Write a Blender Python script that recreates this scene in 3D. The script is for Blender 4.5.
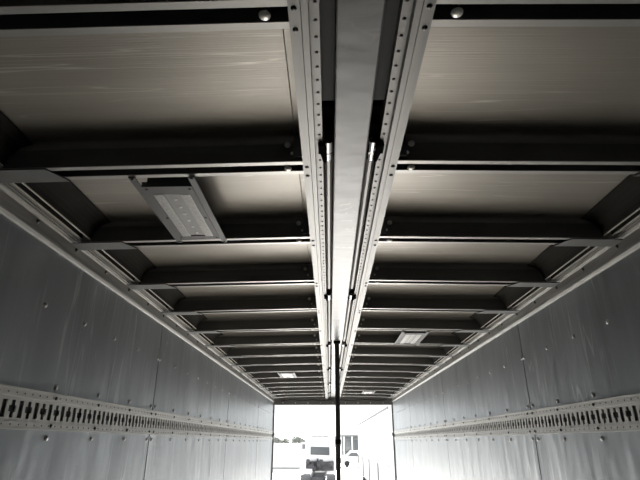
import bpy, math, random
from mathutils import Vector, Matrix
random.seed(7)
sc = bpy.context.scene
for o in list(bpy.data.objects):
    bpy.data.objects.remove(o)
COL = sc.collection

# ------------------------------------------------------------------ camera, sky, exposure
CAMX, EYE = -0.068, 1.60            # lateral offset from the body's centre line, eye height above the floor
PITCH, YAW = 22.35, 1.06
cam_d = bpy.data.cameras.new('camera')
cam_d.sensor_width = 36.0
cam_d.lens = 490.0 / 640.0 * 36.0
cam_d.clip_end = 600
cam = bpy.data.objects.new('camera', cam_d)
COL.objects.link(cam)
cam.location = (CAMX, 0.0, EYE)
cam.rotation_euler = (math.radians(90 + PITCH), 0, math.radians(YAW))
sc.camera = cam

world = bpy.data.worlds.new('overcast_sky')
sc.world = world
world.use_nodes = True
bg = world.node_tree.nodes['Background']
bg.inputs['Color'].default_value = (0.96, 0.985, 1.0, 1)
bg.inputs['Strength'].default_value = 0.6

sun_d = bpy.data.lights.new('low_sun', 'SUN')        # low sun shining in through the open rear end on to the floor
sun_d.energy = 14.0
sun_d.angle = math.radians(2.0)
sun_d.color = (1.0, 0.97, 0.93)
sun = bpy.data.objects.new('low_sun', sun_d)
COL.objects.link(sun)
sun.location = (0, 60, 20)
sun.rotation_euler = (math.radians(-(90 - 16.8)), 0, 0)

sc.view_settings.view_transform = 'Standard'
sc.view_settings.look = 'None'
sc.view_settings.gamma = 1.0
sc.view_settings.use_curve_mapping = False
sc.view_settings.exposure = 1.78
sc.cycles.use_denoising = True
sc.cycles.max_bounces = 16
sc.cycles.diffuse_bounces = 8
sc.cycles.glossy_bounces = 8
sc.cycles.sample_clamp_indirect = 4.0


# ------------------------------------------------------------------ materials
def nd(nt, typ, **kw):
    n = nt.nodes.new(typ)
    for k, v in kw.items():
        setattr(n, k, v)
    return n


def make_mat(name, col, rough=0.5, metal=0.0, var=0.0, var_scale=(4, 4, 4), bump=0.0, bump_scale=(60, 60, 60),
             dent=0.0, dent_scale=(2, 2, 2), spec=0.5, streak=None, rough_var=0.0, offset=True):
    m = bpy.data.materials.new(name)
    m.use_nodes = True
    nt = m.node_tree
    b = nt.nodes['Principled BSDF']
    b.inputs['Base Color'].default_value = (*col, 1)
    b.inputs['Roughness'].default_value = rough
    b.inputs['Metallic'].default_value = metal
    b.inputs['Specular IOR Level'].default_value = spec
    tc = nd(nt, 'ShaderNodeTexCoord')
    oi = nd(nt, 'ShaderNodeObjectInfo')
    mul = nd(nt, 'ShaderNodeMath', operation='MULTIPLY')
    mul.inputs[1].default_value = 37.0
    nt.links.new(oi.outputs['Random'], mul.inputs[0])
    add = nd(nt, 'ShaderNodeVectorMath', operation='ADD')
    nt.links.new(tc.outputs['Object'], add.inputs[0])
    if offset:
        nt.links.new(mul.outputs[0], add.inputs[1])

    def noise(scale, detail=3.0):
        mp = nd(nt, 'ShaderNodeMapping')
        mp.inputs['Scale'].default_value = scale
        nt.links.new(add.outputs[0], mp.inputs['Vector'])
        n = nd(nt, 'ShaderNodeTexNoise')
        n.inputs['Scale'].default_value = 1.0
        n.inputs['Detail'].default_value = detail
        nt.links.new(mp.outputs[0], n.inputs['Vector'])
        return n
    col_out = None
    if var > 0:
        n = noise(var_scale, 4)
        r = nd(nt, 'ShaderNodeMapRange')
        r.inputs['From Min'].default_value = 0.3
        r.inputs['From Max'].default_value = 0.7
        r.inputs['To Min'].default_value = 1 - var
        r.inputs['To Max'].default_value = 1 + var
        nt.links.new(n.outputs['Fac'], r.inputs['Value'])
        mx = nd(nt, 'ShaderNodeVectorMath', operation='SCALE')
        mx.inputs[0].default_value = col
        nt.links.new(r.outputs[0], mx.inputs['Scale'])
        col_out = mx.outputs[0]
        if rough_var > 0:
            r2 = nd(nt, 'ShaderNodeMapRange')
            r2.inputs['To Min'].default_value = rough - rough_var
            r2.inputs['To Max'].default_value = rough + rough_var
            nt.links.new(n.outputs['Fac'], r2.inputs['Value'])
            nt.links.new(r2.outputs[0], b.inputs['Roughness'])
    if streak:
        scol, sscale, width, amount = streak
        n = noise(sscale, 2)
        s = nd(nt, 'ShaderNodeMath', operation='SUBTRACT')
        s.inputs[1].default_value = 0.5
        nt.links.new(n.outputs['Fac'], s.inputs[0])
        a = nd(nt, 'ShaderNodeMath', operation='ABSOLUTE')
        nt.links.new(s.outputs[0], a.inputs[0])
        r = nd(nt, 'ShaderNodeMapRange')
        r.inputs['From Min'].default_value = 0.0
        r.inputs['From Max'].default_value = width
        r.inputs['To Min'].default_value = amount
        r.inputs['To Max'].default_value = 0.0
        nt.links.new(a.outputs[0], r.inputs['Value'])
        n2 = noise((2.3, 3.1, 2.7), 2)
        r3 = nd(nt, 'ShaderNodeMapRange')
        r3.inputs['From Min'].default_value = 0.40
        r3.inputs['From Max'].default_value = 0.58
        nt.links.new(n2.outputs['Fac'], r3.inputs['Value'])
        mm = nd(nt, 'ShaderNodeMath', operation='MULTIPLY')
        nt.links.new(r.outputs[0], mm.inputs[0])
        nt.links.new(r3.outputs[0], mm.inputs[1])
        mix = nd(nt, 'ShaderNodeMix', data_type='RGBA')
        mix.inputs['B'].default_value = (*scol, 1)
        mix.inputs['A'].default_value = (*col, 1)
        if col_out:
            nt.links.new(col_out, mix.inputs['A'])
        nt.links.new(mm.outputs[0], mix.inputs['Factor'])
        col_out = mix.outputs['Result']
    if col_out:
        nt.links.new(col_out, b.inputs['Base Color'])
    prev = None
    for amt, scl, dist in ((dent, dent_scale, 0.03), (bump, bump_scale, 0.002)):
        if amt > 0:
            n = noise(scl, 2.0)
            bp = nd(nt, 'ShaderNodeBump')
            bp.inputs['Strength'].default_value = amt
            bp.inputs['Distance'].default_value = dist
            nt.links.new(n.outputs['Fac'], bp.inputs['Height'])
            if prev:
                nt.links.new(prev.outputs[0], bp.inputs['Normal'])
            prev = bp
    if prev:
        nt.links.new(prev.outputs[0], b.inputs['Normal'])
    return m


M = {}
M['roof_panel'] = make_mat('beige_roof_sheet', (0.275, 0.258, 0.23), 0.42, 0.5, var=0.10, var_scale=(1.5, 10, 1),
                           bump=0.34, bump_scale=(3, 300, 3), streak=((0.60, 0.57, 0.52), (0.6, 20, 1), 0.010, 0.45))
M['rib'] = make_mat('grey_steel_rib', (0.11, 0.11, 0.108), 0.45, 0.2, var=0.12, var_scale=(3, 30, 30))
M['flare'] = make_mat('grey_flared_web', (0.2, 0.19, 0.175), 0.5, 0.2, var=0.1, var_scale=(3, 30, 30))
M['lip'] = make_mat('aluminium_lip', (0.34, 0.34, 0.325), 0.42, 0.5, var=0.08, var_scale=(3, 40, 40))
M['plate'] = make_mat('dark_grey_plate', (0.12, 0.125, 0.125), 0.45, 0.2, var=0.1, var_scale=(20, 20, 20))
M['alu_wall'] = make_mat('aluminium_wall_rail', (0.27, 0.267, 0.258), 0.42, 0.4, var=0.15, var_scale=(40, 1.2, 40), bump=0.1, bump_scale=(200, 6, 200))
M['alu'] = make_mat('aluminium_extrusion', (0.17, 0.169, 0.163), 0.45, 0.35, var=0.12, var_scale=(40, 1.2, 40), bump=0.1, bump_scale=(200, 6, 200))
M['alu_dull'] = make_mat('dull_aluminium', (0.52, 0.51, 0.48), 0.5, 0.5, var=0.2, var_scale=(30, 2.0, 30))
M['beam'] = make_mat('grey_painted_beam', (0.06, 0.063, 0.065), 0.36, 0.0, spec=0.4, var=0.08, var_scale=(8, 4, 8), dent=0.10, dent_scale=(6, 9, 6),
                     streak=((0.3, 0.3, 0.3), (5, 14, 5), 0.010, 0.5))
M['trough'] = make_mat('dark_grey_trough', (0.05, 0.053, 0.055), 0.8, 0.0, var=0.1)
M['wall'] = make_mat('grey_coated_wall_sheet', (0.28, 0.305, 0.33), 0.37, 0.45, var=0.2, var_scale=(1, 3.5, 0.9), bump=0.22, bump_scale=(130, 130, 130),
                     dent=0.42, dent_scale=(3, 4.5, 1.4), rough_var=0.08, streak=((0.6, 0.62, 0.64), (3, 9, 0.8), 0.016, 0.5))
M['lash'] = make_mat('galvanised_lashing_rail', (0.50, 0.50, 0.485), 0.45, 0.4, var=0.10, var_scale=(30, 5, 30))
M['black'] = make_mat('black_steel', (0.008, 0.008, 0.008), 0.6, 0.0, var=0.15, spec=0.0)
M['post'] = make_mat('black_painted_tube', (0.035, 0.035, 0.036), 0.45, 0.0, var=0.15)
M['fin'] = make_mat('bright_fin_edge', (0.6, 0.59, 0.57), 0.35, 0.5, var=0.05)
M['cove'] = make_mat('dark_corner_shade', (0.03, 0.029, 0.027), 0.9, 0.0, var=0.15, spec=0.1)  # roof corner shade put into the colour
M['dark_hole'] = make_mat('dark_recess_paint', (0.03, 0.033, 0.034), 0.6, 0.0, var=0.2)
M['screw'] = make_mat('dark_screw', (0.06, 0.06, 0.06), 0.35, 0.8, var=0.1)
M['bolt'] = make_mat('zinc_bolt', (0.82, 0.81, 0.77), 0.35, 0.3, var=0.05)
M['rivet'] = make_mat('grey_rivet', (0.55, 0.56, 0.57), 0.35, 0.3, var=0.05)
M['steel'] = make_mat('bright_steel_pin', (0.30, 0.30, 0.30), 0.25, 0.8, var=0.15, var_scale=(30, 30, 30))
M['led_frame'] = make_mat('grey_lamp_housing', (0.06, 0.062, 0.064), 0.5, 0.1, var=0.06)
M['lens'] = make_mat('frosted_lens', (0.42, 0.42, 0.415), 0.35, 0.0, var=0.25, var_scale=(140, 140, 140), bump=0.6, bump_scale=(160, 160, 160))
M['led_strip'] = make_mat('lamp_reflector', (0.26, 0.26, 0.258), 0.3, 0.2, var=0.05)
M['led_dot'] = make_mat('clear_led_dome', (0.92, 0.92, 0.9), 0.1, 0.0, var=0.02)
M['floor'] = make_mat('worn_wooden_floor', (0.40, 0.375, 0.335), 0.55, 0.0, var=0.2, var_scale=(9, 0.7, 1))
M['front'] = make_mat('front_bulkhead_sheet', (0.2, 0.2, 0.2), 0.5, 0.0, var=0.1)
M['shell'] = make_mat('outer_body_skin', (0.7, 0.7, 0.7), 0.5, 0.0, var=0.05)
M['frame'] = make_mat('dark_rear_frame', (0.13, 0.13, 0.13), 0.5, 0.2, var=0.15)
M['rubber'] = make_mat('black_rubber', (0.02, 0.02, 0.02), 0.7, 0.0, var=0.1)
M['ground'] = make_mat('pale_concrete_yard', (0.52, 0.52, 0.50), 0.8, 0.0, var=0.1, var_scale=(0.2, 0.2, 0.2), offset=False)
M['white'] = make_mat('white_vehicle_paint', (0.66, 0.67, 0.68), 0.4, 0.0, var=0.03)
M['white_dull'] = make_mat('white_render', (0.74, 0.74, 0.73), 0.7, 0.0, var=0.05)
M['glass_dark'] = make_mat('tinted_window', (0.075, 0.082, 0.09), 0.12, 0.0, var=0.05)
M['chassis'] = make_mat('dark_chassis_paint', (0.05, 0.05, 0.056), 0.55, 0.0, var=0.3, var_scale=(6, 6, 6))
M['building'] = make_mat('grey_cladding', (0.10, 0.105, 0.11), 0.6, 0.0, var=0.15)
M['roof_far'] = make_mat('grey_roofing', (0.16, 0.165, 0.17), 0.7, 0.0, var=0.15)
M['leaf'] = make_mat('green_foliage', (0.14, 0.15, 0.13), 0.7, 0.0, var=0.4, var_scale=(3, 3, 3))
M['bark'] = make_mat('brown_bark', (0.08, 0.06, 0.045), 0.8, 0.0, var=0.2)
M['trailer_line'] = make_mat('grey_seam_trim', (0.09, 0.09, 0.092), 0.5, 0.2, var=0.1)


# ------------------------------------------------------------------ mesh helpers
class MB:
    def __init__(self):
        self.v, self.f = [], []

    def box(self, x0, x1, y0, y1, z0, z1):
        x0, x1 = min(x0, x1), max(x0, x1)
        y0, y1 = min(y0, y1), max(y0, y1)
        z0, z1 = min(z0, z1), max(z0, z1)
        n = len(self.v)
        self.v += [(x0, y0, z0), (x1, y0, z0), (x1, y1, z0), (x0, y1, z0), (x0, y0, z1), (x1, y0, z1), (x1, y1, z1), (x0, y1, z1)]
        self.f += [tuple(n + i for i in q) for q in ((0, 3, 2, 1), (4, 5, 6, 7), (0, 1, 5, 4), (1, 2, 6, 5), (2, 3, 7, 6), (3, 0, 4, 7))]
        return self

    def hexa(self, pts):
        """eight corners, bottom ring then top ring"""
        n = len(self.v)
        self.v += [tuple(p) for p in pts]
        self.f += [tuple(n + i for i in q) for q in ((0, 3, 2, 1), (4, 5, 6, 7), (0, 1, 5, 4), (1, 2, 6, 5), (2, 3, 7, 6), (3, 0, 4, 7))]
        return self

    def prism(self, poly, axis, a, b):
        """poly: 2D outline, extruded along axis 'x' (poly=(y,z)), 'y' (poly=(x,z)) or 'z' (poly=(x,y))"""
        n, k = len(self.v), len(poly)
        for t in (a, b):
            for (p, q) in poly:
                self.v.append({'x': (t, p, q), 'y': (p, t, q), 'z': (p, q, t)}[axis])
        self.f.append(tuple(n + i for i in range(k)))
        self.f.append(tuple(n + k + i for i in reversed(range(k))))
        for i in range(k):
            j = (i + 1) % k
            self.f.append((n + i, n + k + i, n + k + j, n + j))
        return self

    def cyl(self, p0, p1, r0, r1=None, n=12):
        r1 = r0 if r1 is None else r1
        p0, p1 = Vector(p0), Vector(p1)
        d = (p1 - p0).normalized()
        u = d.orthogonal().normalized()
        w = d.cross(u)
        s = len(self.v)
        for p, r in ((p0, r0), (p1, r1)):
            for i in range(n):
                a = 2 * math.pi * i / n
                self.v.append(tuple(p + (u * math.cos(a) + w * math.sin(a)) * r))
        self.f.append(tuple(s + i for i in reversed(range(n))))
        self.f.append(tuple(s + n + i for i in range(n)))
        for i in range(n):
            j = (i + 1) % n
            self.f.append((s + i, s + j, s + n + j, s + n + i))
        return self

    def dome(self, c, d, r, h, n=8):
        """a low rounded head: base ring, mid ring, tip"""
        c, d = Vector(c), Vector(d).normalized()
        u = d.orthogonal().normalized()
        w = d.cross(u)
        s = len(self.v)
        for (rr, hh) in ((r, 0), (r * 0.95, h * 0.45), (r * 0.6, h * 0.88)):
            for i in range(n):
                a = 2 * math.pi * i / n
                self.v.append(tuple(c + d * hh + (u * math.cos(a) + w * math.sin(a)) * rr))
        self.v.append(tuple(c + d * h))
        for k in range(2):
            for i in range(n):
                j = (i + 1) % n
                self.f.append((s + k * n + i, s + k * n + j, s + (k + 1) * n + j, s + (k + 1) * n + i))
        for i in range(n):
            self.f.append((s + 2 * n + i, s + 2 * n + (i + 1) % n, s + 3 * n))
        return self

    def mesh(self, name, mat, origin=(0, 0, 0), bevel=0.0, smooth=False):
        me = bpy.data.meshes.new(name)
        ox, oy, oz = origin
        me.from_pydata([(x - ox, y - oy, z - oz) for x, y, z in self.v], [], self.f)
        me.materials.append(M[mat])
        import bmesh
        bm = bmesh.new()
        bm.from_mesh(me)
        bmesh.ops.recalc_face_normals(bm, faces=bm.faces)
        if bevel > 0:
            bmesh.ops.bevel(bm, geom=list(bm.edges), offset=bevel, segments=2, affect='EDGES', profile=0.6, clamp_overlap=True)
        bm.to_mesh(me)
        bm.free()
        if smooth:
            for p in me.polygons:
                p.use_smooth = True
        return me

    def centre(self):
        n = range(3)
        lo = [min(v[i] for v in self.v) for i in n]
        hi = [max(v[i] for v in self.v) for i in n]
        return ((lo[0] + hi[0]) / 2, (lo[1] + hi[1]) / 2, lo[2])

    def build(self, name, mat, parent=None, bevel=0.0, smooth=False):
        c = self.centre()
        return link(name, self.mesh(name, mat, c, bevel, smooth), c, parent)


WORLD = {}


def link(name, data, loc, parent=None):
    o = bpy.data.objects.new(name, data)
    COL.objects.link(o)
    WORLD[o.name] = Vector(loc)
    if parent is not None:
        o.parent = parent
        o.location = Vector(loc) - WORLD[parent.name]
    else:
        o.location = loc
    return o


def tag(o, label=None, cat=None, group=None, kind=None):
    for k, v in (('label', label), ('category', cat), ('group', group), ('kind', kind)):
        if v:
            o[k] = v
    return o


def thing(name, label, cat, loc=(0, 0, 0), group=None):
    return tag(link(name, None, loc), label, cat, group)


def struct(name, mb, mat, label, cat):
    return tag(mb.build(name, mat), label, cat, kind='structure')


def Z(h):
    return EYE + h


# ------------------------------------------------------------------ dimensions (metres)
HALF = 1.19                          # inner half width
Y0, Y1 = -0.9, 10.3                  # front bulkhead and rear opening
RIB0, PITCH_Y = 0.705, 0.602
RIBS = range(-2, 16)
RIB_W, RIB_H = 0.075, 0.095
SLOPE = 0.018
RAIL_OUT = 0.145                      # outer edge of the hinge rails, from the centre line
RIB_END = 1.08
H_RIB = 0.80
SEAMS = [0.84, 3.26, 5.70, 8.14]
LASH0, LASH1 = 0.040, 0.180
GROUND = -1.1


def hrib(ax):
    return H_RIB - SLOPE * (ax - RAIL_OUT)


SIDES = (('left', -1), ('right', 1))

# ------------------------------------------------------------------ setting: ground, floor, walls, roof
struct('ground', MB().box(-150, 150, -60, 260, GROUND - 0.2, GROUND), 'ground', 'pale concrete yard outside the open rear end', 'ground')
struct('floor', MB().box(-1.25, 1.25, Y0 - 0.05, Y1, -0.12, 0.0), 'floor', 'worn wooden load floor of the truck body', 'floor')
struct('wall_front', MB().box(-1.25, 1.25, Y0 - 0.06, Y0, 0.0, 2.62), 'front', 'plain grey bulkhead closing the front end of the body', 'wall')

rivet_me = {s: MB().dome((0, 0, 0), (-s, 0, 0), 0.011, 0.008).mesh('rivet', 'rivet', smooth=True) for s in (-1, 1)}
for side, s in SIDES:
    wall = struct('wall_' + side, MB().box(s * 1.235, s * 1.25, Y0, Y1, 0.0, 2.56), 'dark_hole',
                  '%s side wall of grey coated sheets above and below a slotted rail' % side, 'wall')
    edges = [Y0] + SEAMS + [Y1]
    for (a, b) in zip(edges[:-1], edges[1:]):
        for (h0, h1, nm) in ((0.155, 0.79, 'upper'), (-1.6, 0.065, 'lower')):
            p = MB().box(s * HALF, s * (HALF + 0.012), a + 0.006, b - 0.006, Z(h0), Z(h1)).build('panel', 'wall', wall)
            # rivets belong to their sheet
            if nm == 'upper':
                rows = [(0.205, 6, 0.04), (0.50, 7, 0.02)]
            else:
                rows = [(0.012, 6, 0.04), (-0.95, 7, 0.04)]
            for (h, n, m) in rows:
                for i in range(n + 1):
                    y = a + m if i == n else b - m - (i and 0.36 + (b - a - 2 * m - 0.36) * (i - 1) / (n - 1))
                    if y > 1.2:
                        link('rivet', rivet_me[s], (s * HALF, y, Z(h)), p)

# roof wings
face_bolt = MB().dome((0, 0, 0), (0, -1, -0.35), 0.011, 0.010).mesh('bolt', 'bolt', smooth=True)
small_bolt = MB().dome((0, 0, 0), (0, -1, 0), 0.006, 0.006).mesh('bolt', 'bolt', smooth=True)
slot_bolt = MB().dome((0, 0, 0), (0, 0, -1), 0.0125, 0.008, n=12).mesh('bolt', 'bolt', smooth=True)
for side, s in SIDES:
    def slab(mb, a0, a1, y0, y1, h0, h1):
        """box along the wing's width that follows the roof's slight fall to the side"""
        d0, d1 = SLOPE * (a0 - RAIL_OUT), SLOPE * (a1 - RAIL_OUT)
        lo = H_RIB
        pts = [(s * a0, y0, Z(lo + h0 - d0)), (s * a1, y0, Z(lo + h0 - d1)), (s * a1, y1, Z(lo + h0 - d1)), (s * a0, y1, Z(lo + h0 - d0)),
               (s * a0, y0, Z(lo + h1 - d0)), (s * a1, y0, Z(lo + h1 - d1)), (s * a1, y1, Z(lo + h1 - d1)), (s * a0, y1, Z(lo + h1 - d0))]
        return mb.hexa(pts)
    ceil = struct('ceiling_' + side, slab(MB(), 0.02, 1.25, Y0 - 0.05, Y1, 0.125, 0.165), 'shell',
                  '%s roof wing of beige sheets carried on grey cross ribs' % side, 'ceiling')
    # cross ribs: open channel with two lips and a dark slot between them
    web = MB()
    slab(web, RAIL_OUT, RIB_END, 0.0, 0.003, 0.003, 0.050)
    slab(web, RAIL_OUT, RIB_END, 0.010, 0.013, 0.046, RIB_H + 0.012)
    slab(web, RAIL_OUT, RIB_END, 0.003, 0.010, 0.046, 0.049)
    slab(web, RAIL_OUT, RIB_END, 0.072, 0.075, 0.003, RIB_H + 0.012)
    slab(web, RAIL_OUT, RIB_END, 0.010, 0.072, RIB_H - 0.003, RIB_H)
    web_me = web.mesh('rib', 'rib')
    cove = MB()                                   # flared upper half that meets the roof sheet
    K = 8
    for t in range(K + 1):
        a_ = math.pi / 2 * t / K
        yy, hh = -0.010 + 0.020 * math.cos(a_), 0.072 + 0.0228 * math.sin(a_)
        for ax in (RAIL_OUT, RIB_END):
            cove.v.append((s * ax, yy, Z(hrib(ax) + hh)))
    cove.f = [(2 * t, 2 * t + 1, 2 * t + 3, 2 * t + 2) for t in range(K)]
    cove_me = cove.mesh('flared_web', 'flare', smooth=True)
    lip_n = slab(MB(), RAIL_OUT, RIB_END, 0.0, 0.018, 0.0, 0.003).mesh('lip', 'lip')
    lip_f = slab(MB(), RAIL_OUT, RIB_END, 0.057, 0.075, 0.0, 0.003).mesh('lip', 'lip')
    e = MB()
    pts = []
    for h in (-0.005, -0.0005):
        for (ax, yy) in ((0.945, 0.0), (1.160, 0.0), (1.160, 0.079), (0.905, 0.079)):
            pts.append((s * ax, yy, Z(hrib(ax) + h)))
    end_me = e.hexa(pts).mesh('end_plate', 'plate')
    cleat_me = slab(MB(), RAIL_OUT, RAIL_OUT + 0.03, -0.012, 0.0, 0.012, 0.085).mesh('cleat', 'plate')
    for i in RIBS:
        y = RIB0 + PITCH_Y * i
        rib = link('rib', web_me, (0, y, 0), ceil)
        link('flared_web', cove_me, (0, y, 0), rib)
        link('lip', lip_n, (0, y, 0), rib)
        link('lip', lip_f, (0, y, 0), rib)
        link('end_plate', end_me, (0, y, 0), rib)
        link('cleat', cleat_me, (0, y, 0), rib)
        link('bolt', face_bolt, (s * 0.195, y + 0.0095, Z(hrib(0.195) + 0.068)), rib)
        link('bolt', small_bolt, (s * 0.178, y, Z(hrib(0.178) + 0.030)), rib)
        link('bolt', slot_bolt, (s * 0.194, y + 0.0375, Z(hrib(0.194) + 0.0)), rib)
        link('bolt_shank', MB().cyl((0, 0, 0), (0, 0, 0.1), 0.006, n=6).mesh('bolt_shank', 'screw'), (s * 0.194, y + 0.0375, Z(hrib(0.194))), rib)
    # roof sheets, one to a bay
    ys = [Y0] + [RIB0 + PITCH_Y * i for i in RIBS] + [Y1 - 0.02]
    for k, (a, b) in enumerate(zip(ys[:-1], ys[1:])):
        a2 = a + (RIB_W if k else 0)
        slab(MB(), 0.172, 1.13, a2 - 0.01, b + 0.012, RIB_H, RIB_H + 0.006).build('roof_sheet', 'roof_panel', ceil)
        slab(MB(), RAIL_OUT, 0.169, a2, b + 0.006, RIB_H - 0.002, RIB_H + 0.006).build('edge_strip', 'roof_panel', ceil)
        # rounded dark strip painting in the shade where the roof meets the side
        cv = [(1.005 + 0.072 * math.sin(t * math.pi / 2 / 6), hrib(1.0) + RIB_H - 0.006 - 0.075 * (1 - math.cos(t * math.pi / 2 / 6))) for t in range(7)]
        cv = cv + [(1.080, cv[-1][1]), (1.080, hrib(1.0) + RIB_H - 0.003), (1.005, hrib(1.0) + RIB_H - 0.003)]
        MB().prism([(s * p, Z(q)) for p, q in cv], 'y', a2, b + 0.006).build('corner_shade_strip', 'cove', ceil)
        # fins of the corner extrusion between the ribs: webs coloured as shade, edges bright
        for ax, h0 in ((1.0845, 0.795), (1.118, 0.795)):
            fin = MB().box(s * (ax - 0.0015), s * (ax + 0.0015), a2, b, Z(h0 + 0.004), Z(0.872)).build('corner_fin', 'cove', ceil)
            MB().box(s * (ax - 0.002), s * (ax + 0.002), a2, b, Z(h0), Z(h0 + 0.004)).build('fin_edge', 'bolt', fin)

# ------------------------------------------------------------------ rails along the wall tops
rail_bolt = {s: MB().dome((0, 0, 0), (-s, 0, -0.15), 0.009, 0.007).mesh('bolt', 'screw', smooth=True) for s in (-1, 1)}
for side, s in SIDES:
    r = thing('wall_top_rail', 'bright aluminium rail along the top of the %s side wall' % side, 'rail', (s * HALF, Y0, Z(0.72)), 'wall top rails')
    prof = [(1.235, 0.845), (1.235, 0.790), (1.19, 0.790), (1.19, 0.724), (1.184, 0.721), (1.177, 0.724), (1.171, 0.734), (1.170, 0.746), (1.175, 0.756), (1.176, 0.790),
            (1.168, 0.793), (1.164, 0.799), (1.157, 0.799), (1.157, 0.804), (1.150, 0.804), (1.150, 0.799), (1.142, 0.799), (1.142, 0.804), (1.135, 0.804), (1.135, 0.799),
            (1.127, 0.799), (1.127, 0.845)]
    MB().prism([(s * a, Z(h)) for a, h in prof], 'y', Y0, Y1 - 0.01).build('profile', 'alu_wall', r)
    y = 0.46
    while y < Y1 - 0.1:
        link('bolt', rail_bolt[s], (s * 1.1755, y, Z(0.776)), r)
        y += 0.305

# ------------------------------------------------------------------ slotted lashing rails
for side, s in SIDES:
    r = thing('lashing_rail', 'pale slotted lashing rail running along the %s side wall' % side, 'lashing rail', (s * HALF, Y0, Z(LASH0)), 'lashing rails')
    xo, xi = HALF - 0.010, HALF - 0.0005           # proud flanges
    xr0, xr1 = HALF - 0.004, HALF + 0.0           # recessed web
    fl = MB()
    fl.box(s * xo, s * xi, Y0, Y1 - 0.02, Z(0.150), Z(0.1745))
    fl.box(s * (xo - 0.004), s * xi, Y0, Y1 - 0.02, Z(0.1745), Z(LASH1))
    fl.build('upper_flange', 'lash', r)
    fl = MB()
    fl.box(s * xo, s * xi, Y0, Y1 - 0.02, Z(0.0455), Z(0.066))
    fl.box(s * (xo - 0.004), s * xi, Y0, Y1 - 0.02, Z(LASH0), Z(0.0455))
    fl.build('lower_flange', 'lash', r)
    w = MB()
    hA, hB, hm0, hm1 = 0.078, 0.137, 0.097, 0.119
    w.box(s * xr0, s * xr1, Y0, Y1 - 0.02, Z(0.066), Z(hA))
    w.box(s * xr0, s * xr1, Y0, Y1 - 0.02, Z(hB), Z(0.150))
    n = int((Y1 - Y0 - 0.04) / 0.1)
    for k in range(n):
        y = Y0 + 0.1 * k + 0.04
        q = lambda y0, y1, h0, h1: w.box(s * xr0, s * xr1, y + y0, y + y1, Z(h0), Z(h1))
        q(0.026, 0.042, hA, hB)
        for (h0, h1) in ((hA, hm0), (hm1, hB)):
            q(0.042, 0.053, h0, h1)
            q(0.073, 0.084, h0, h1)
        q(0.084, 0.100, hA, hB)
    w.build('slotted_web', 'lash', r)
    MB().box(s * 1.228, s * 1.232, Y0, Y1 - 0.02, Z(0.03), Z(0.19)).build('channel_back', 'dark_hole', r)
    d = MB()
    for k in range(int((Y1 - 1.2) / 0.05)):
        y = 1.2 + 0.05 * k
        for h in (0.162, 0.056):
            d.dome((s * xo, y, Z(h)), (-s, 0, 0), 0.0032, 0.002, n=6)
    tag(d.build('small_screws', 'screw', r), kind='stuff')
    big = MB().dome((0, 0, 0), (-s, 0, 0), 0.0075, 0.006).mesh('bolt', 'screw', smooth=True)
    edges = [Y0] + SEAMS + [Y1]
    for (a, b) in zip(edges[:-1], edges[1:]):
        for i in range(7):
            y = a + 0.04 if i == 6 else b - 0.04 - (i and 0.36 + (b - a - 0.44) * (i - 1) / 5)
            if y > 1.2:
                link('bolt', big, (s * xo, y, Z(0.161)), r)
                link('bolt', big, (s * xo, y, Z(0.057)), r)

# ------------------------------------------------------------------ centre of the roof: hinge rails, beam, hinges, post
for side, s in SIDES:
    r = thing('hinge_rail', 'bolted aluminium hinge rail on the %s of the centre beam' % side, 'rail', (s * 0.11, Y0, Z(0.785)), 'hinge rails')
    for nm, prof in (('bolt_strip', [(0.1445, 0.925), (0.1445, 0.786), (0.1205, 0.786), (0.1205, 0.925)]),
                     ('centre_lip', [(0.1195, 0.925), (0.1195, 0.791), (0.1185, 0.791), (0.1185, 0.783), (0.105, 0.783), (0.105, 0.925)]),
                     ('screw_strip', [(0.1045, 0.925), (0.1045, 0.806), (0.083, 0.806), (0.083, 0.925)])):
        MB().prism([(s * a, Z(h)) for a, h in prof], 'y', Y0, Y1 - 0.05).build(nm, 'alu', r)
    d = MB()
    y = 0.40
    while y < Y1 - 0.1:
        d.dome((s * 0.0915, y, Z(0.806)), (0, 0, -1), 0.0042, 0.003, n=6)
        y += 0.0455
    tag(d.build('small_screws', 'screw', r), kind='stuff')
    bm_ = MB().dome((0, 0, 0), (0, 0, -1), 0.0062, 0.004).mesh('bolt', 'screw', smooth=True)
    for i in RIBS:
        y = RIB0 + PITCH_Y * i
        if y > 0:
            link('bolt', bm_, (s * 0.133, y + 0.010, Z(0.786)), r)
            link('bolt', bm_, (s * 0.133, y + 0.064, Z(0.786)), r)

BEAM_END = 4.20
b = thing('centre_beam', 'grey painted beam running down the middle of the roof', 'beam', (0, Y0, Z(0.80)))
MB().box(-0.049, 0.049, Y0, BEAM_END, Z(0.80), Z(0.92)).build('cover', 'beam', b, bevel=0.004)
MB().box(-0.043, 0.043, BEAM_END + 0.005, BEAM_END + 0.42, Z(0.806), Z(0.92)).build('joint_plate', 'alu_dull', b, bevel=0.003)
MB().box(-0.043, 0.043, BEAM_END + 0.43, BEAM_END + 0.80, Z(0.808), Z(0.92)).build('joint_plate', 'alu_dull', b, bevel=0.003)
MB().box(-0.041, 0.041, BEAM_END + 0.81, Y1 - 0.06, Z(0.810), Z(0.92)).build('rear_section', 'beam', b, bevel=0.003)
MB().box(-0.12, 0.12, Y0, Y1 - 0.05, Z(0.926), Z(0.97)).build('trough_top', 'trough', b)
for s in (-1, 1):
    MB().box(s * 0.0505, s * 0.0825, Y0, 1.06, Z(0.835), Z(0.84)).build('trough_plate', 'trough', b)

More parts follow.
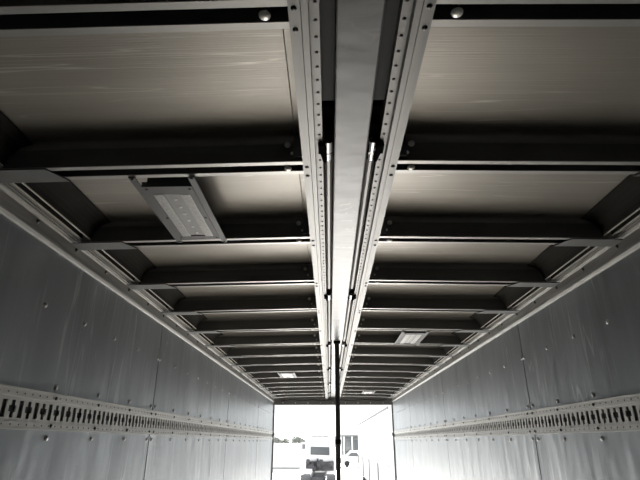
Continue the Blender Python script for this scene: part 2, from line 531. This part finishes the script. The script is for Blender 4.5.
ORD = ['nearest', 'second', 'third', 'fourth', 'fifth', 'sixth']
for side, s in SIDES:
    ys = [1.16 + 1.61 * k for k in range(6)]
    for k, y in enumerate(ys):
        lab = '%s black hinge bracket %s the centre beam' % (('nearest' if k == 0 else ORD[k] + ' from the viewer,'), 'left of' if s < 0 else 'right of')
        h = thing('hinge_bracket', lab, 'hinge', (s * 0.067, y, Z(0.80)), 'hinge brackets beside the centre beam')
        MB().box(s * 0.0515, s * 0.0822, y - 0.04, y + 0.045, Z(0.862), Z(0.92)).build('mount_block', 'black', h, bevel=0.003)
        MB().box(s * 0.076, s * 0.096, y + 0.050, y + 0.095, Z(0.792), Z(0.8055)).build('strap_plate', 'black', h, bevel=0.002)
        MB().cyl((s * 0.0655, y + 0.050, Z(0.815)), (s * 0.0655, y + 0.105, Z(0.815)), 0.0145, n=14).build('knuckle', 'steel', h)
        MB().cyl((s * 0.0655, y + 0.112, Z(0.815)), (s * 0.0655, y + 0.150, Z(0.815)), 0.0135, n=14).build('knuckle', 'steel', h)
        MB().cyl((s * 0.0655, y + 0.100, Z(0.815)), (s * 0.0655, y + 0.118, Z(0.815)), 0.014, n=6).build('nut', 'steel', h)
        MB().hexa([(s * 0.072, y + 0.10, Z(0.797)), (s * 0.090, y + 0.10, Z(0.797)), (s * 0.082, y + 0.15, Z(0.797)), (s * 0.074, y + 0.15, Z(0.797)),
                   (s * 0.072, y + 0.10, Z(0.8055)), (s * 0.090, y + 0.10, Z(0.8055)), (s * 0.082, y + 0.15, Z(0.8055)), (s * 0.074, y + 0.15, Z(0.8055))]).build('ear', 'black', h)
        # pin tube on to the next hinge
        yn = ys[k + 1] if k + 1 < len(ys) else Y1 - 0.1
        MB().cyl((s * 0.0655, y + 0.152, Z(0.83)), (s * 0.0655, yn - 0.044, Z(0.83)), 0.0155, n=12).build('pin_tube', 'alu', h)

p = thing('roof_post', 'slim black post standing under the middle of the centre beam', 'post', (0, 4.28, 0))
MB().cyl((0, 4.28, 0.012), (0, 4.28, Z(0.79)), 0.0195, n=20).build('tube', 'post', p, smooth=False)
MB().box(-0.03, 0.03, 4.24, 4.32, Z(0.79), Z(0.8055)).build('top_pad', 'black', p, bevel=0.003)
MB().box(-0.06, 0.06, 4.22, 4.34, 0.0, 0.012).build('foot_plate', 'black', p, bevel=0.003)
MB().cyl((0, 4.28, Z(-0.02)), (0, 4.28, Z(0.015)), 0.0235, n=20).build('collar', 'black', p)


# ------------------------------------------------------------------ LED lamps
def lamp(s, bay, label):
    ya = RIB0 + PITCH_Y * bay + RIB_W
    yb = RIB0 + PITCH_Y * (bay + 1)
    xa, xb = 0.508, 0.700
    hh = hrib(0.6) - 0.004
    t = thing('led_lamp', label, 'lamp', (s * 0.604, ya, Z(hh)), 'led lamps under the roof')
    for ax in (xa, xb):
        st = MB().box(s * (ax - 0.011), s * (ax + 0.011), ya - 0.012, yb + 0.012, Z(hh - 0.004), Z(hh - 0.001)).build('strap', 'led_frame', t)
        for yy in (ya - 0.004, yb + 0.005):
            MB().dome((s * ax, yy, Z(hh - 0.004)), (0, 0, -1), 0.006, 0.004).build('screw', 'screw', st, smooth=True)
    y0, y1 = ya + 0.045, yb - 0.030
    i0, i1 = xa + 0.012, xb - 0.012
    # frame: a ring with an opening, four bars in one mesh
    o0, o1 = y0 + 0.055, y1 - 0.030
    l0, l1 = i0 + 0.021, i1 - 0.021
    f = MB()
    f.box(s * i0, s * i1, y0, o0, Z(hh - 0.006), Z(hh + 0.012))
    f.box(s * i0, s * i1, o1, y1, Z(hh - 0.006), Z(hh + 0.012))
    f.box(s * i0, s * l0, o0, o1, Z(hh - 0.006), Z(hh + 0.012))
    f.box(s * l1, s * i1, o0, o1, Z(hh - 0.006), Z(hh + 0.012))
    fr = f.build('frame', 'led_frame', t)
    MB().box(s * (i0 + 0.01), s * (i1 - 0.01), y0 + 0.012, y1 - 0.012, Z(hh + 0.012), Z(hh + 0.045)).build('housing', 'led_frame', t, bevel=0.003)
    for ax in (i0 + 0.011, i1 - 0.011):
        for yy in (y0 + 0.018, (y0 + y1) / 2 + 0.02, y1 - 0.014):
            MB().dome((s * ax, yy, Z(hh - 0.006)), (0, 0, -1), 0.005, 0.004).build('screw', 'screw', fr, smooth=True)
    c0, c1 = l0 + 0.034, l1 - 0.034
    MB().box(s * (l0 + 0.0), s * (c0 - 0.001), o0, o1, Z(hh - 0.0075), Z(hh + 0.008)).build('lens', 'lens', t, bevel=0.0015)
    MB().box(s * (c1 + 0.001), s * l1, o0, o1, Z(hh - 0.0075), Z(hh + 0.008)).build('lens', 'lens', t, bevel=0.0015)
    rf = MB().box(s * c0, s * c1, o0, o1, Z(hh - 0.003), Z(hh + 0.008)).build('reflector', 'led_strip', t)
    for k in range(6):
        yy = o0 + 0.045 + (o1 - o0 - 0.075) * k / 5
        MB().dome((s * (c0 + c1) / 2, yy, Z(hh - 0.003)), (0, 0, -1), 0.0085, 0.0025, n=10).build('led', 'led_dot', rf, smooth=True)


lamp(-1, 1, 'large nearest led lamp between the left roof ribs, six leds showing')
lamp(1, 5, 'led lamp in the right roof wing, halfway to the rear')
lamp(-1, 9, 'small far led lamp in the left roof wing')
lamp(1, 13, 'farthest led lamp in the right roof wing, close to the rear header')

# ------------------------------------------------------------------ rear frame
f = thing('rear_frame', 'dark steel portal frame around the open rear end', 'frame', (0, Y1, 0))
hd = MB().box(-1.25, 1.25, Y1, Y1 + 0.10, Z(0.675), Z(0.98)).build('header', 'frame', f, bevel=0.004)
for k in range(9):
    MB().dome((-1.0 + 0.25 * k, Y1, Z(0.715)), (0, -1, 0), 0.009, 0.006).build('bolt', 'bolt', hd, smooth=True)
for s in (-1, 1):
    ps = MB().box(s * (HALF - 0.012), s * 1.25, Y1, Y1 + 0.10, 0.0, Z(0.675)).build('jamb', 'frame', f, bevel=0.003)
    MB().box(s * (HALF - 0.022), s * (HALF - 0.013), Y1 + 0.02, Y1 + 0.08, 0.0, Z(0.670)).build('seal', 'rubber', ps)
    MB().box(s * (HALF - 0.045), s * (HALF - 0.013), Y1 - 0.03, Y1 - 0.002, Z(0.10), Z(0.16)).build('latch', 'frame', ps, bevel=0.003)
c = MB()
prev = None
for k in range(25):
    t = k / 24
    pt = (-0.02 - 1.02 * t, Y1 - 0.012, Z(0.772 - 0.020 * math.sin(t * math.pi * 2.6) ** 2))
    if prev:
        c.cyl(prev, pt, 0.006, n=6)
    prev = pt
tag(c.build('lamp_cable', 'rubber'), 'thin black cable looped along the left half of the rear header', 'cable')
c = MB()
prev = None
for k in range(25):
    t = k / 24
    pt = (0.10 + 0.95 * t, Y1 - 0.012, Z(0.772 - 0.018 * math.sin(t * math.pi * 1.8) ** 2))
    if prev:
        c.cyl(prev, pt, 0.006, n=6)
    prev = pt
tag(c.build('lamp_cable', 'rubber'), 'thin black cable looped along the right half of the rear header', 'cable')

# ------------------------------------------------------------------ outside: cab and chassis truck
G = GROUND
tk = thing('chassis_truck', 'white truck cab with bare dark chassis seen from behind in the yard', 'truck', (-0.95, 34, G))
cx, hw, yb = -0.72, 0.96, 35.0
cab = MB().prism([(yb, G + 1.55), (yb, G + 2.82), (yb + 0.15, G + 2.97), (yb + 1.2, G + 2.97), (yb + 1.75, G + 2.2), (yb + 1.9, G + 1.0), (yb + 1.9, G + 0.6), (yb + 0.4, G + 0.6)],
                 'x', cx - hw, cx + hw).build('cab', 'white', tk, bevel=0.04)
MB().prism([(cx - 0.62, G + 1.90), (cx + 0.62, G + 1.86), (cx + 0.62, G + 2.36), (cx - 0.62, G + 2.40)], 'y', yb - 0.015, yb + 0.02).build('rear_window', 'glass_dark', cab)
MB().box(cx - 0.6, cx + 0.6, yb + 0.3, yb + 0.42, G + 2.97, G + 3.02).build('roof_bar', 'chassis', cab)
for k in range(5):
    MB().cyl((cx - 0.7 + 0.35 * k, yb + 0.3, G + 2.95), (cx - 0.7 + 0.35 * k, yb + 0.3, G + (3.28 if k == 0 else 3.06)), 0.02, n=6).build('antenna', 'chassis', cab)
MB().box(cx + hw + 0.03, cx + hw + 0.21, yb - 0.45, yb - 0.15, G + 1.0, G + 3.02).build('intake_stack', 'building', tk, bevel=0.02)
for sx in (-1, 1):
    MB().box(cx + sx * 0.43, cx + sx * 0.35, 29.0, yb + 1.2, G + 0.72, G + 0.95).build('frame_rail', 'chassis', tk)
for yy in (29.1, 30.6, 32.0, 33.4):
    MB().box(cx - 0.35, cx + 0.35, yy, yy + 0.08, G + 0.74, G + 0.93).build('crossmember', 'chassis', tk)
eng = MB()
for k in range(26):
    x = cx + random.uniform(-0.85, 0.85)
    w_, h_ = random.uniform(0.08, 0.22), random.uniform(0.12, 0.3)
    zz = G + random.uniform(0.95, 1.42)
    y_ = yb - random.uniform(0.02, 0.5)
    eng.box(x - w_ / 2, x + w_ / 2, y_ - 0.3, y_, zz, zz + h_)
eng.box(cx - 0.9, cx + 0.9, yb - 0.3, yb + 0.6, G + 0.95, G + 1.5)
eng.build('driveline', 'chassis', tk)
MB().box(cx - 0.98, cx - 0.45, 33.0, 33.7, G + 0.70, G + 1.12).build('tool_box', 'white', tk, bevel=0.02)
for sx in (-1, 1):
    wcx = cx + sx * 0.72
    wl = MB().cyl((wcx - 0.24, 30.3, G + 0.46), (wcx + 0.24, 30.3, G + 0.46), 0.46, n=28).build('wheel', 'rubber', tk, bevel=0.03)
    MB().cyl((wcx - 0.26, 30.3, G + 0.46), (wcx + 0.26, 30.3, G + 0.46), 0.22, n=16).build('hub', 'white', wl)
    fd = MB()
    for k in range(10):
        a0, a1 = math.pi * (0.05 + 0.9 * k / 10), math.pi * (0.05 + 0.9 * (k + 1) / 10)
        pts = []
        for (rr) in (0.54, 0.56):
            for (xx, aa) in ((wcx - 0.26, a0), (wcx + 0.26, a0), (wcx + 0.26, a1), (wcx - 0.26, a1)):
                pts.append((xx, 30.3 + rr * math.cos(aa), G + 0.46 + rr * math.sin(aa)))
        fd.hexa(pts)
    fd.build('mudguard', 'trailer_line', tk)
    MB().cyl((cx + sx * 0.75 - 0.12, 36.0, G + 0.46), (cx + sx * 0.75 + 0.12, 36.0, G + 0.46), 0.46, n=24).build('wheel', 'rubber', tk, bevel=0.03)

# white trailer parked alongside
xs = 1.70 + CAMX
tr = thing('box_trailer', 'long white box trailer parked beyond the right rear jamb', 'trailer', (xs + 1.25, 23, G))
ta, tb, top = 15.0, 31.8, G + 3.68
body = MB().box(xs, xs + 2.5, ta, tb, G + 1.05, top).build('body', 'white', tr, bevel=0.03)
MB().box(xs - 0.012, xs, ta + 0.05, tb - 0.05, G + 2.02, G + 2.06).build('side_seam', 'trailer_line', body)
MB().box(xs - 0.02, xs, ta + 0.02, tb - 0.02, top - 0.10, top - 0.03).build('top_trim', 'trailer_line', body)
MB().box(xs - 0.012, xs, ta + 0.05, tb - 0.05, G + 1.05, G + 1.11).build('bottom_trim', 'trailer_line', body)
y = ta - 0.3 + 4.2 - 0.0
while y < tb:
    MB().box(xs - 0.03, xs, y, y + 0.40, G + 1.11, G + 2.02).build('stile', 'trailer_line', body)
    y += 4.2
for y in (ta + 2.2, ta + 3.5, tb - 3.0):
    for xx in (xs + 0.25, xs + 2.25):
        w_ = MB().cyl((xx - 0.22, y, G + 0.5), (xx + 0.22, y, G + 0.5), 0.5, n=24).build('wheel', 'rubber', tr, bevel=0.03)
MB().box(xs + 0.8, xs + 1.7, ta + 0.5, tb - 0.5, G + 0.7, G + 1.05).build('frame_rail', 'chassis', tr)

# low white wall and shed across the yard, left
wl = thing('yard_wall', 'low white boundary wall across the yard on the far left', 'wall', (-6.5, 58, G))
MB().box(-14.0, -3.2, 58, 58.25, G, G + 2.45).build('wall_face', 'white_dull', wl)
MB().box(-14.05, -3.15, 57.95, 58.3, G + 2.45, G + 2.53).build('coping', 'white', wl)
MB().box(-14.0, -3.2, 57.94, 58.0, G, G + 0.10).build('plinth', 'roof_far', wl)


def house(x, y, w, d, h, rh, label, mat='white_dull'):
    t = thing('house', label, 'building', (x, y, G))
    MB().box(x - w / 2, x + w / 2, y, y + d, G, G + h).build('walls', mat, t)
    MB().prism([(x - w / 2 - 0.3, G + h), (x + w / 2 + 0.3, G + h), (x, G + h + rh)], 'y', y - 0.3, y + d + 0.3).build('roof', 'roof_far', t)
    n = max(2, int(w / 2.2))
    for k in range(n):
        xx = x - w / 2 + w * (k + 0.5) / n
        wi = MB().box(xx - 0.45, xx + 0.45, y - 0.06, y, G + h - 1.5, G + h - 0.4).build('window', 'white', t)
        MB().box(xx - 0.38, xx + 0.38, y - 0.08, y - 0.06, G + h - 1.43, G + h - 0.47).build('pane', 'glass_dark', wi)


house(-10.8, 110, 3.6, 8, 2.5, 0.9, 'leftmost low house with grey gabled roof behind the yard wall')
house(-6.6, 118, 3.2, 8, 2.6, 1.0, 'low house with grey gabled roof just left of the chassis truck')


def tree(x, y, h, r, label):
    t = thing('tree', label, 'tree', (x, y, G), 'trees behind the yard wall')
    MB().cyl((x, y, G), (x, y, G + h * 0.7), 0.14, 0.07, n=8).build('trunk', 'bark', t)
    c = MB()
    for k in range(240):
        a, b_ = random.uniform(0, 2 * math.pi), random.uniform(-1, 1)
        rr = r * random.uniform(0.5, 1.0)
        q = math.sqrt(1 - b_ * b_)
        px, py, pz = x + rr * q * math.cos(a), y + rr * q * math.sin(a), G + h - r + rr * b_
        u = Vector((random.uniform(-1, 1), random.uniform(-1, 1), random.uniform(-1, 1))).normalized() * 0.16
        v = u.orthogonal().normalized() * 0.12
        n = len(c.v)
        P = Vector((px, py, pz))
        c.v += [tuple(P - u), tuple(P + v), tuple(P + u), tuple(P - v)]
        c.f.append((n, n + 1, n + 2, n + 3))
    tag(c.build('foliage', 'leaf', t), kind='stuff')


for (x, y, h, r, l) in [(-8.7, 84, 3.5, 1.0, 'round leafy tree at the far left behind the yard wall'),
                        (-7.3, 86, 3.2, 0.8, 'small leafy tree between the two far houses'),
                        (-5.6, 88, 3.6, 0.9, 'leafy tree beside the chassis truck cab, behind the yard wall')]:
    tree(x, y, h, r, l)

# grey building seen right of the post
bd = thing('grey_building', 'distant grey building with upright wall bays right of the post', 'building', (5.0, 92, G))
MB().box(2.1, 9.0, 92, 100, G, G + 3.5).build('walls', 'building', bd)
MB().box(1.9, 9.2, 91.8, 100.2, G + 3.5, G + 3.75).build('parapet', 'roof_far', bd)
for k in range(5):
    x = 2.4 + 1.4 * k
    MB().box(x - 0.12, x + 0.12, 91.85, 92.0, G, G + 3.5).build('pilaster', 'white_dull', bd)
    wi = MB().box(x + 0.25, x + 1.15, 91.92, 92.0, G + 1.2, G + 3.1).build('window', 'roof_far', bd)
    MB().box(x + 0.33, x + 1.07, 91.88, 91.92, G + 1.3, G + 3.0).build('pane', 'glass_dark', wi)

# white car in front of the grey building
cr = thing('white_car', 'white car parked in front of the distant grey building', 'car', (3.4, 62, G))
MB().prism([(1.0, G + 0.35), (1.0, G + 0.95), (1.7, G + 1.10), (2.3, G + 1.62), (4.2, G + 1.58), (5.0, G + 1.05), (5.6, G + 0.9), (5.6, G + 0.35)], 'y', 62, 63.7).build('body', 'white', cr, bevel=0.05)
MB().prism([(1.95, G + 1.12), (2.42, G + 1.52), (4.1, G + 1.50), (4.6, G + 1.08)], 'y', 61.98, 62.02).build('side_window', 'glass_dark', cr)
for x in (1.9, 4.7):
    MB().cyl((x, 61.97, G + 0.32), (x, 62.2, G + 0.32), 0.32, n=20).build('wheel', 'rubber', cr)
    MB().cyl((x, 63.5, G + 0.32), (x, 63.73, G + 0.32), 0.32, n=20).build('wheel', 'rubber', cr)
